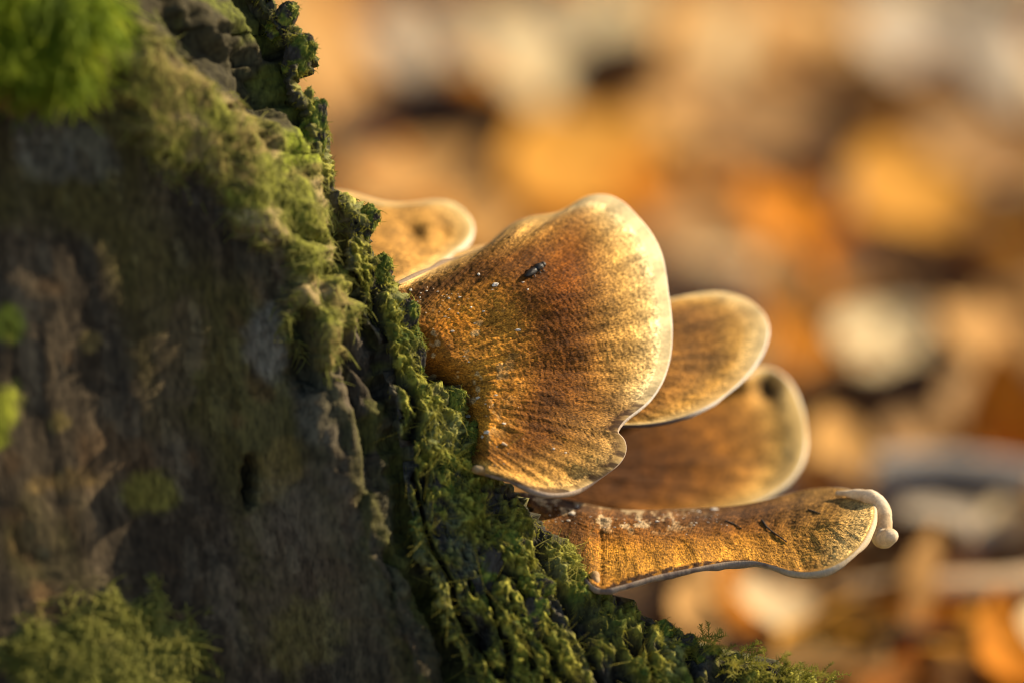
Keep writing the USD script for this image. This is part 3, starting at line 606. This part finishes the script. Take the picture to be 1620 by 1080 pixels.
def sweep(P_, r_, sides=20):
    """A round-ended sweep of varying radius along points P_."""
    P_, r_ = np.asarray(P_, float), np.asarray(r_, float)
    t0, t1 = P_[0] - P_[1], P_[-1] - P_[-2]; t0 /= np.linalg.norm(t0); t1 /= np.linalg.norm(t1)
    al = np.linspace(.06, np.pi / 2, 7)[:-1]
    P_ = np.vstack([[P_[0] + t0 * r_[0] * math.cos(q) for q in al], P_, [P_[-1] + t1 * r_[-1] * math.cos(q) for q in al[::-1]]])
    r_ = np.concatenate([r_[0] * np.sin(al), r_, r_[-1] * np.sin(al[::-1])])
    tg = np.gradient(P_, axis=0); tg /= np.linalg.norm(tg, axis=1, keepdims=True)
    u = np.cross(tg[0], F_); us = []
    for k in range(len(P_)):
        u = u - (u @ tg[k]) * tg[k]; u /= np.linalg.norm(u); us.append(u)
    us = np.array(us); w = np.cross(tg, us); an = np.arange(sides) * 2 * np.pi / sides
    v = P_[:, None] + r_[:, None, None] * (np.cos(an)[None, :, None] * us[:, None] + np.sin(an)[None, :, None] * w[:, None])
    n = len(P_); f = grid_faces(n, sides, True); j = np.arange(sides); e = n * sides
    v = np.vstack([v.reshape(-1, 3), P_[0], P_[-1]])
    f = np.vstack([f, np.stack([np.full(sides, e), (j + 1) % sides, j], -1), np.stack([np.full(sides, e + 1), e - sides + j, e - sides + (j + 1) % sides], -1)])
    if trimesh.Trimesh(v, f, process=False).volume < 0: f = f[:, ::-1]
    return v, f
def curl(root, pts, c0, c1, seed):
    n_ = 6 * len(pts); k_ = np.arange(len(pts)); pi_ = PchipInterpolator(k_, np.array(pts))(np.linspace(0, len(pts) - 1, n_))
    v, f = sweep(W(pi_[:, 0], pi_[:, 1], pi_[:, 2]), pi_[:, 3] * MM)
    v += vnormals(v, f) * (0.0006 * (fbm(v * 420, 4, seed) - .5))[:, None]
    k = sstep(0.3, 0.7, fbm(v * 400, 3, seed + 1))[:, None]
    obj('curled_lip', v, f, m_rim, root, col=C(*c0) * (1 - k) + k * C(*c1), fib=v)
zt = 0.617
curl(lowc['root'], [(1325, 779, zt + .0085, 4), (1352, 781, zt + .0068, 8), (1375, 786, zt + .0045, 12), (1390, 797, zt + .003, 14), (1397, 813, zt + .0025, 14), (1397, 829, zt + .002, 15), (1393, 842, zt + .0018, 16.5), (1398, 850, zt + .001, 17.5), (1407, 847, zt - .0005, 14)], (.66, .50, .30), (.84, .74, .55), 3)
curl(lowc['root'], [(955, 930, .606, 6), (944, 923, .6055, 9), (941, 911, .606, 9)], (.45, .28, .12), (.6, .42, .22), 5)
curl(bigc['root'], [(800, 757, .6025, 5), (776, 748, .602, 6), (760, 743, .6015, 7.5), (752, 742, .6025, 6.5)], (.50, .32, .12), (.66, .48, .26), 7)

# white flecks of spores and crumbs clinging to the caps
def flecks(info, spots, seed):
    r = np.random.default_rng(seed); vs, fs, o = [], [], 0
    for x, y, rr in spots:
        p, n = on(info, x, y); ico = trimesh.creation.icosphere(2); v = np.array(ico.vertices)
        v = v * (1 + 1.6 * (fbm(v * 1.7 + r.uniform(0, 50), 3, 3)[:, None] - .5)) * rr * MM * .85 * np.array([r.uniform(.7, 1.8), r.uniform(.4, 1), 1])
        t1 = np.cross(n, U_); t1 /= np.linalg.norm(t1); t2 = np.cross(n, t1)
        vs.append(p + v[:, :1] * t1 + v[:, 1:2] * t2 + v[:, 2:] * n * 0.4); fs.append(np.array(ico.faces) + o); o += len(v)
    tag(obj('spore_flecks', np.vstack(vs), np.vstack(fs), m_fleck, info['root']), 'white flecks stuck to the cap', kind='stuff')
r = np.random.default_rng(8)
flecks(bigc, [(757, 435, 2.6), (783, 450, 4.5), (710, 472, 3.2), (675, 460, 2.5), (693, 461, 2.3), (727, 470, 2.2), (745, 486, 2.6), (755, 628, 3.2), (785, 624, 2.2), (768, 638, 2.2), (740, 658, 4.5), (798, 669, 3), (768, 682, 4), (760, 690, 4),
              (876, 710, 2), (827, 446, 2.2), (835, 458, 2.4), (716, 523, 2.4), (820, 522, 3), (742, 572, 2), (650, 458, 3), (665, 470, 2.4), (735, 562, 1.8), (895, 715, 1.8)]
       + [(r.uniform(640, 780), r.uniform(450, 520), r.uniform(.9, 1.8)) for _ in range(26)] + [(r.uniform(740, 830), r.uniform(620, 740), r.uniform(.6, 1.1)) for _ in range(16)], 2)
flecks(lowc, [(x, np.interp(x, [860, 950, 1150], [798, 812, 806]) + abs(r.normal(0, 1)) * 15 - 3, r.uniform(.7, 1.4) ** 2) for x in r.uniform(862, 1150, 80)] + [(1040, 823, 4.2), (1130, 804, 5), (1105, 806, 3), (905, 812, 5), (912, 800, 4.5), (900, 824, 4)], 3)

# a dark crumb of insect in the dent of the big cap
p, n = on(bigc, 845, 430); t1 = -(R_ * .62 - (-U_) * .78); t1 = (R_ * .62 + U_ * .78); t1 -= (t1 @ n) * n; t1 /= np.linalg.norm(t1); t2 = np.cross(n, t1)
def tube(pts, rad, sides=6):
    pts = np.asarray(pts, float); tg = np.gradient(pts, axis=0); tg /= np.linalg.norm(tg, axis=1, keepdims=True)
    ref = np.array([.3, .2, .93]); a1 = np.cross(tg, ref); a1 /= np.linalg.norm(a1, axis=1, keepdims=True); b1 = np.cross(tg, a1); an = np.arange(sides) * 2 * np.pi / sides
    rr = np.broadcast_to(rad, (len(pts),))[:, None, None]
    return (pts[:, None] + rr * (np.cos(an)[None, :, None] * a1[:, None] + np.sin(an)[None, :, None] * b1[:, None])).reshape(-1, 3), grid_faces(len(pts), sides, True)
bug = thing('beetle', 'tiny dark beetle lying in the dent of the largest cap', 'beetle')
def ell(c, ax, ay, azz, seed):
    ico = trimesh.creation.icosphere(3); v = np.array(ico.vertices); v = v * (1 + .3 * (fbm(v * 2 + seed, 3, seed)[:, None] - .5))
    return c + v[:, :1] * t1 * ax * MM + v[:, 1:2] * t2 * ay * MM + v[:, 2:] * n * azz * MM, np.array(ico.faces)
obj('abdomen', *ell(p - t1 * 6 * MM + n * .0003, 16, 6, 5, 1), m_dark, bug); obj('thorax', *ell(p + t1 * 10 * MM + n * .0005, 9, 6.5, 5.5, 2), m_dark, bug); obj('head', *ell(p + t1 * 20 * MM + n * .0004, 5, 4.6, 4, 4), m_dark, bug)
for sgn in (-1, 1):
    for k in (-4, 4, 9):
        lg = np.array([p + t1 * k * MM, p + (t1 * (k + (k - 3) * .4) + t2 * sgn * 7) * MM + n * .0003, p + (t1 * (k + (k - 3) * .7) + t2 * sgn * 10) * MM])
        obj('leg', *tube(lg, .00012), m_dark, bug)
def scrap(name, info, pts, rad, label, cat, mat, lift=.0002):
    ch = np.array([(lambda q: q[0] + q[1] * lift)(on(info, x, y)) for x, y in pts])
    return tag(obj(name, *tube(ch, np.linspace(rad, rad * .5, len(ch)), 8), mat), label, cat)
scrap('twig', lowc, [(1205, 820), (1213, 830), (1221, 838), (1232, 846), (1244, 855)], .00026, 'thin dark broken twig scrap lying near the tip of the lowest bracket', 'twig', m_twig)
scrap('twig', lowc, [(1278, 805), (1288, 808), (1298, 812)], .00022, 'tiny dark fibre on the lowest bracket nearest its curled tip', 'twig', m_twig, .0001)
scrap('twig', lowc, [(1148, 822), (1162, 825), (1174, 832)], .00018, 'tiny dark fibre halfway along the top of the lowest bracket', 'twig', m_twig, .0001)
scrap('crumb', bigc, [(794, 700), (802, 704)], .00035, 'tiny yellow husk lying on the lower left of the largest cap', 'crumb', m_stem)

# ------------------------------------------------------------------ fallen leaves
def leaf(L, wd, curl_, cup, seed, wave=.05):
    nu, nv = 15, 9
    u = np.linspace(0, 1, nu)[:, None]; v = np.linspace(-1, 1, nv)[None]
    prof = np.sin(np.pi * u ** 0.85) ** 0.75 * (1 - .25 * u) ; prof = prof / prof.max()
    x = u * L - L / 2 + 0 * v; y = v * prof * wd / 2
    z = curl_ * L * ((u - .5) ** 2 * 2) + cup * wd * (np.abs(v) * prof) ** 1.4 * .5 + wave * wd * np.sin(u * 22 + seed) * np.abs(v) * prof * .5
    z = z + .12 * wd * (fbm(np.stack([u * 3 + 0 * v + seed, v * 2 + 0 * u, 0 * u * v], -1), 2, seed) - .5)
    p = np.stack([x, y + 0 * x, z], -1).reshape(-1, 3)
    s = np.linspace(0, 1, 5)[:, None]; ang = np.arange(4) * np.pi / 2
    st = np.stack([-L / 2 - s * L * .22 + 0 * ang, .0009 * np.cos(ang) + 0 * s + .1 * L * s ** 2 * .3, curl_ * L * .5 + .0009 * np.sin(ang) + s * .01], -1)
    return p, grid_faces(nu, nv), st.reshape(-1, 3), grid_faces(5, 4, True)

def place(p, pos, yaw, tilt, roll):
    cy, sy, ct, st_, cr, sr = math.cos(yaw), math.sin(yaw), math.cos(tilt), math.sin(tilt), math.cos(roll), math.sin(roll)
    Rr = np.array([[1, 0, 0], [0, cr, -sr], [0, sr, cr]]); Rz = np.array([[cy, -sy, 0], [sy, cy, 0], [0, 0, 1]]); Rt = np.array([[1, 0, 0], [0, ct, -st_], [0, st_, ct]])
    return p @ (Rt @ Rz @ Rr).T + pos              # spun in its own plane, then tilted up towards the camera

# leaves one can tell apart in the blur: (x, y, width px, height px, colour, tilt deg, yaw deg, label)
SAL = [
    (500, 95, 190, 330, 'peach', 62, 100, 'big peach coloured dead leaf touching the upper trunk edge'),
    (500, 20, 150, 90, 'orange', 40, 20, 'bright orange leaf at the top edge beside the trunk'),
    (860, 72, 200, 175, 'cream', 58, 30, 'round cream leaf blur near the top centre'),
    (920, 262, 270, 150, 'amber', 45, 10, 'glowing amber leaf directly above the largest cap'),
    (1065, 305, 190, 110, 'orange', 40, -15, 'burnt orange leaf right of the glowing amber one'),
    (1120, 60, 240, 140, 'peach', 50, 20, 'light peach leaf at the top, right of the cream blur'),
    (1290, 45, 230, 120, 'peach', 50, -15, 'peach leaf at the top edge left of the grey area'),
    (1440, 315, 220, 150, 'amber', 45, -5, 'amber leaf on the right above a dark gap'),
    (1395, 540, 170, 130, 'cream', 45, 15, 'pale cream leaf right of the tan bracket'),
    (1275, 560, 90, 190, 'orange', 55, 118, 'curved deep orange leaf beside the tips of the brackets'),
    (1340, 640, 120, 70, 'rust', 35, -30, 'rust coloured leaf below the cream one'),
    (650, 285, 230, 70, 'peach', 30, 10, 'pale leaf just above the small bracket by the trunk'),
    (570, 300, 110, 40, 'amber', 25, -20, 'yellow amber leaf edge behind the small bracket'),
    (1110, 375, 170, 120, 'tan', 30, 20, 'pinkish tan leaf between the two biggest brackets and the right side'),
    (1330, 340, 130, 110, 'peach', 35, 60, 'peach leaf left of the right amber leaf'),
    (1560, 640, 190, 90, 'tan', 30, 20, 'tan leaf at the right edge above the grey branch'),
    (1560, 520, 150, 90, 'peach', 30, -20, 'peach leaf at the right edge beside the pale cream one'),
    (1590, 705, 120, 60, 'amber', 35, 15, 'amber leaf at the right edge just above the grey branch'),
    (1600, 820, 100, 80, 'cream', 35, 40, 'pale leaf at the right edge below the grey branch'),
    (1450, 690, 130, 60, 'tan', 25, 10, 'tan leaf lying just behind the grey branch'),
    (1410, 985, 150, 95, 'amber', 38, 12, 'yellow orange leaf with bright lower edge near the bottom right'),
    (1592, 1025, 130, 150, 'orange', 48, 70, 'orange leaf in the bottom right corner'),
    (1420, 1075, 150, 60, 'rust', 40, 5, 'dark orange leaf cut by the bottom edge'),
    (1100, 960, 90, 110, 'peach', 45, 60, 'tan leaf standing between the lowest bracket and the root'),
    (1170, 935, 80, 110, 'orange', 50, 80, 'orange brown leaf under the dark rim of the lowest bracket'),
    (1240, 965, 150, 70, 'cream', 40, -42, 'cream leaf lying aslant below the lowest bracket'),
    (1350, 1035, 170, 80, 'olive', 25, 10, 'olive grey leaf at the bottom right of the root'),
    (1270, 1020, 110, 60, 'amber', 30, 30, 'small amber leaf just beyond the mossy root end'),
    (1300, 930, 120, 60, 'tan', 20, 0, 'tan leaf below the curled tip of the lowest bracket'),
    (1430, 880, 170, 70, 'tan', 22, -10, 'brownish tan leaf right of the curled tip'),
    (1480, 760, 160, 60, 'brown', 25, 15, 'brown leaf beneath the grey branch'),
    (1430, 430, 230, 110, 'brown', 30, 0, 'dark red brown leaf below the right amber leaf'),
    (680, 215, 300, 190, 'dark', 60, 15, 'dark grey brown leaf blur between trunk and amber leaf'),
    (975, 115, 190, 110, 'dark', 62, 35, 'dark streak of leaf right of the cream blur'),
    (690, 70, 210, 150, 'grey', 35, 0, 'grey brown leaf between peach leaf and cream blur'),
    (1450, 80, 230, 160, 'grey', 32, 20, 'pale grey leaf in the upper right'),
    (1600, 90, 120, 160, 'grey', 40, 60, 'grey leaf at the upper right corner'),
    (1200, 200, 220, 130, 'tan', 30, 5, 'tan leaf in the upper right middle'),
    (1540, 220, 190, 120, 'tan', 30, -10, 'soft tan leaf near the right edge above the amber leaf'),
    (1080, 190, 150, 90, 'peach', 30, 30, 'peach leaf right above the burnt orange one'),
    (1590, 330, 110, 80, 'brown', 30, 15, 'brown leaf at the right edge beside the amber leaf'),
    (1300, 250, 140, 90, 'brown', 28, 40, 'brown leaf left above the right amber leaf'),
    (1150, 420, 130, 60, 'cream', 25, 0, 'pale leaf just above the tan bracket'),
    (1500, 900, 140, 50, 'brown', 15, 5, 'brown leaf behind the pale stem'),
    (1025, 950, 190, 90, 'dark', 35, 10, 'dark leaf in shade between the lowest bracket and the mossy root'),
    (1500, 840, 170, 80, 'grey', 20, 0, 'grey dark leaf right of the curled tip'),
]
for i, (x, y, wpx, hpx, colr, tilt, yaw, lab) in enumerate(SAL):
    base = ground_at(np.array(x), np.array(y + hpx * .3), .012); Z = (base - CAM) @ F_; m = K * Z
    pos = W(x, y, Z + .0)
    el_ = math.radians(tilt) + math.atan2(CAM[2], base[1])
    Lw, Lh = wpx * m, hpx * m / max(math.sin(el_), .3)
    ya = math.radians(yaw)
    if Lh > Lw: L, wd = Lh, Lw
    else: L, wd = Lw, Lh
    wd = min(max(wd, .45 * L), .8 * L)
    lp, lf, sp_, sf = leaf(L * 1.08, wd * 1.12, .12 + .1 * (i % 3), .25 if i % 2 else -.2, i)
    t = thing('fallen_leaf', lab, 'leaf', 'fallen leaves of the litter')
    T1 = math.radians(tilt)
    hd = 0.0 if colr in ('dark', 'brown') else math.radians(36)
    Hz = np.array([[math.cos(hd), -math.sin(hd), 0], [math.sin(hd), math.cos(hd), 0], [0, 0, 1]])
    lp[:, 0] *= 1 + .2 * (hd > 0)
    bl = place(lp, 0 * pos, ya, T1, 0) @ Hz.T + pos; stp = place(sp_, 0 * pos, ya, T1, 0) @ Hz.T + pos
    dz = min(0.004 - bl[:, 2].min() + 0.0, 0) if bl[:, 2].min() > .03 else max(-.004 - bl[:, 2].min(), 0)
    obj('blade', bl, lf, LEAF[colr], t); obj('stalk', stp, sf, LEAF['brown' if colr in ('dark', 'brown') else 'tan'], t)

# the unremarkable leaves of the litter
r = np.random.default_rng(77)
KIND = ['tan', 'peach', 'brown', 'cream', 'amber', 'orange', 'grey', 'rust', 'dark']
PROB = [.22, .14, .20, .06, .10, .09, .06, .06, .07]
WORDS = {'tan': 'tan', 'peach': 'peach coloured', 'brown': 'brown', 'cream': 'cream', 'amber': 'amber', 'orange': 'orange', 'grey': 'grey', 'rust': 'rust red', 'dark': 'blackish'}
cand = []
while len(cand) < 2400:
    y = r.uniform(.70, 3.2); x = r.uniform(-.28, .32) * y / .61 * .8
    cand.append((x, y))
cand = sorted(cand, key=lambda q: (q[1]))
from shapely.geometry import Polygon, Point
hidden = [Polygon(o).buffer(6) for o in (big_out, c3_out, c4_out, c5_out, c1_out)]
def proj(p): v = p - CAM; zc = v @ F_; return 810 + (v @ R_) / zc / K, 540 - (v @ U_) / zc / K
ANCH = [(x, y, ' '.join(l.split()[:4]) if False else l) for x, y, _, _, _, _, _, l in SAL]
ind, rest = [], []
for (x, y) in cand:
    ppx, ppy = proj(np.array([x, y, 0.0]))
    vis = np.interp(ppy, SIL[:, 1], SIL[:, 0]) + 25 < ppx < 1640 and -20 < ppy < 1100 and not any(h.contains(Point(ppx, ppy)) for h in hidden)
    (ind if vis and len(ind) < 250 and r.random() < .42 else rest).append((x, y))
def rleaf(x, y, i):
    L = r.uniform(.034, .068); lp, lf, sp_, sf = leaf(L, L * r.uniform(.5, .68), r.uniform(-.15, .45), r.uniform(-.5, .5), i)
    q = place(lp, np.zeros(3), r.uniform(0, 6.28), 0, 0); s2 = None
    tl = r.normal(0, .62); ax = r.uniform(0, 6.28)
    c, s = math.cos(ax), math.sin(ax); Rz = np.array([[c, -s, 0], [s, c, 0], [0, 0, 1]]); Rx = np.array([[1, 0, 0], [0, math.cos(tl), -math.sin(tl)], [0, math.sin(tl), math.cos(tl)]])
    q = q @ (Rz @ Rx @ Rz.T).T
    q += np.array([x, y, -q[:, 2].min() - .012 + r.uniform(0, .018)])
    return q, lf
SHORT = ['big peach leaf by the upper trunk', 'bright orange leaf at the top edge', 'round cream blur at the top', 'glowing amber leaf', 'burnt orange leaf', 'light peach leaf at the top', 'top edge peach leaf', 'right amber leaf', 'cream leaf right of the tan bracket',
         'deep orange leaf by the bracket tips', 'rust leaf on the right', 'pale leaf over the small bracket', 'yellow amber edge', 'pinkish tan leaf', 'peach leaf beside the right amber one', 'tan leaf above the grey branch', 'peach leaf at the right edge', 'amber leaf above the grey branch', 'pale leaf below the grey branch',
         'tan leaf behind the grey branch', 'yellow orange leaf at bottom right', 'orange corner leaf', 'dark orange leaf at the bottom', 'tan leaf under the lowest bracket', 'orange brown leaf under the dark rim', 'aslant cream leaf', 'olive grey leaf', 'small amber leaf by the root', 'tan leaf under the curled tip', 'tan leaf right of the curled tip',
         'brown leaf beneath the grey branch', 'dark red brown leaf', 'dark blur by the trunk', 'dark streak at the top', 'grey brown leaf at the top', 'pale grey leaf at upper right', 'grey upper right corner leaf', 'upper right tan leaf', 'soft tan leaf at right', 'peach leaf over the burnt orange one', 'brown leaf at the right edge', 'brown leaf above the right amber one',
         'pale leaf above the tan bracket', 'brown leaf behind the pale stick', 'dark leaf under the lowest bracket', 'grey leaf right of the curled tip']
seen = set(); keep = []
for i, (x, y) in enumerate(ind):
    p0x, p0y = proj(np.array([x, y, 0.0])); k = r.choice(KIND, p=[.26, .26, .06, .26, .03, .01, .12, 0, 0] if p0x > 950 and p0y < 230 else [.18, .10, .28, .06, .10, .07, .06, .05, .10] if p0y > 760 else PROB); q, lf = rleaf(x, y, i); ppx, ppy = proj(q.mean(0))
    dd = [math.hypot(ppx - a_[0], 1.6 * (ppy - a_[1])) for a_ in ANCH]; lab = None
    for j_ in np.argsort(dd)[:3]:
        dx, dy = ppx - ANCH[j_][0], ppy - ANCH[j_][1]; far = 'just ' if dd[j_] < 75 else ''
        rel = ('left of' if dx < 0 else 'right of') if abs(dx) > 2.2 * abs(dy) else ('above' if dy < 0 else 'below') if abs(dy) > 1.2 * abs(dx) else ('up' if dy < 0 else 'down') + (' left' if dx < 0 else ' right') + ' from'
        l_ = f'{WORDS[k]} fallen leaf {far}{rel} the {SHORT[j_]}'
        if l_ not in seen: lab = l_; break
    if lab is None: rest.append((x, y)); continue
    seen.add(lab); tag(obj('fallen_leaf', q, lf, LEAF[k]), lab, 'leaf', 'fallen leaves of the litter')
for _ in range(900):
    x, y = r.uniform(-2.2, 2.2), r.uniform(-.3, 5.5)
    v = np.array([x, y, 0]) - CAM
    if not (.6 < y < 3.2 and abs(x) < .5 * y) and not (x < .1 and .35 < y < 1.1): rest.append((x, y))
byk = {k: ([], [], 0) for k in KIND}
for i, (x, y) in enumerate(rest):
    k = r.choice(KIND, p=PROB); q, lf = rleaf(x, y, i + 999); V, Fc, o = byk[k]; V.append(q); Fc.append(lf + o); byk[k] = (V, Fc, o + len(q))
for k, (V, Fc, o) in byk.items():
    tag(obj('leaf_litter', np.vstack(V), np.vstack(Fc), LEAF[k]), f'uncounted {WORDS[k]} leaves of the carpet covering the ground', 'leaf litter', kind='stuff')

# fallen branches and stems in the litter
def branch(name, pts, rad, mat, label, cat='branch'):
    pp = resample([W(x, y, z) for x, y, z in pts], 26, k=min(3, len(pts) - 1)); sides = 14
    tg = np.gradient(pp, axis=0); tg /= np.linalg.norm(tg, axis=1, keepdims=True); a1 = np.cross(tg, [0, 0, 1.]); a1 /= np.linalg.norm(a1, axis=1, keepdims=True); b1 = np.cross(tg, a1)
    an = np.arange(sides) * 2 * np.pi / sides; rr = np.linspace(rad, rad * .7, 26)[:, None] * (1 + .3 * (fbm(np.stack([np.arange(26)[:, None] * .6 + 0 * an, np.cos(an) + 0 * rr_(26), np.sin(an) + 0 * rr_(26)], -1), 3, 2) - .5))
    v = pp[:, None] + rr[..., None] * (np.cos(an)[None, :, None] * a1[:, None] + np.sin(an)[None, :, None] * b1[:, None])
    f = grid_faces(26, sides, True); v = v.reshape(-1, 3); e = len(v); v = np.vstack([v, pp[0], pp[-1]]); jj = np.arange(sides)
    f = np.vstack([f, np.stack([np.full(sides, e), (jj + 1) % sides, jj], -1), np.stack([np.full(sides, e + 1), 25 * sides + jj, 25 * sides + (jj + 1) % sides], -1)])
    return tag(obj(name, v, f, mat), label, cat)
def rr_(n): return np.zeros((n, 1))
def gz_(x, y, h): b = ground_at(np.array(x), np.array(y), h); return (x, y, float((b - CAM) @ F_))
branch('fallen_branch', [gz_(1200, 805, .02), gz_(1300, 768, .022), gz_(1420, 740, .024), gz_(1540, 742, .024), gz_(1700, 768, .02)], .0072, m_grey, 'grey fallen branch lying across the litter behind the lowest bracket')
branch('stick', [gz_(1340, 944, .018), gz_(1420, 932, .021), gz_(1520, 925, .022), gz_(1690, 906, .02)], .0042, m_stem, 'pale straw coloured stick lying level right of the lowest bracket', 'stick')
branch('fallen_twig', [gz_(1380, 1010, .02), gz_(1470, 1003, .022), gz_(1540, 1006, .022), gz_(1660, 990, .02)], .0026, m_darkbranch, 'dark crooked twig among the leaves at the bottom right', 'twig')
branch('fallen_twig', [gz_(1450, 800, .015), gz_(1540, 786, .02), gz_(1660, 790, .02)], .0045, m_darkbranch, 'dark twig just below the grey branch at the right', 'twig')
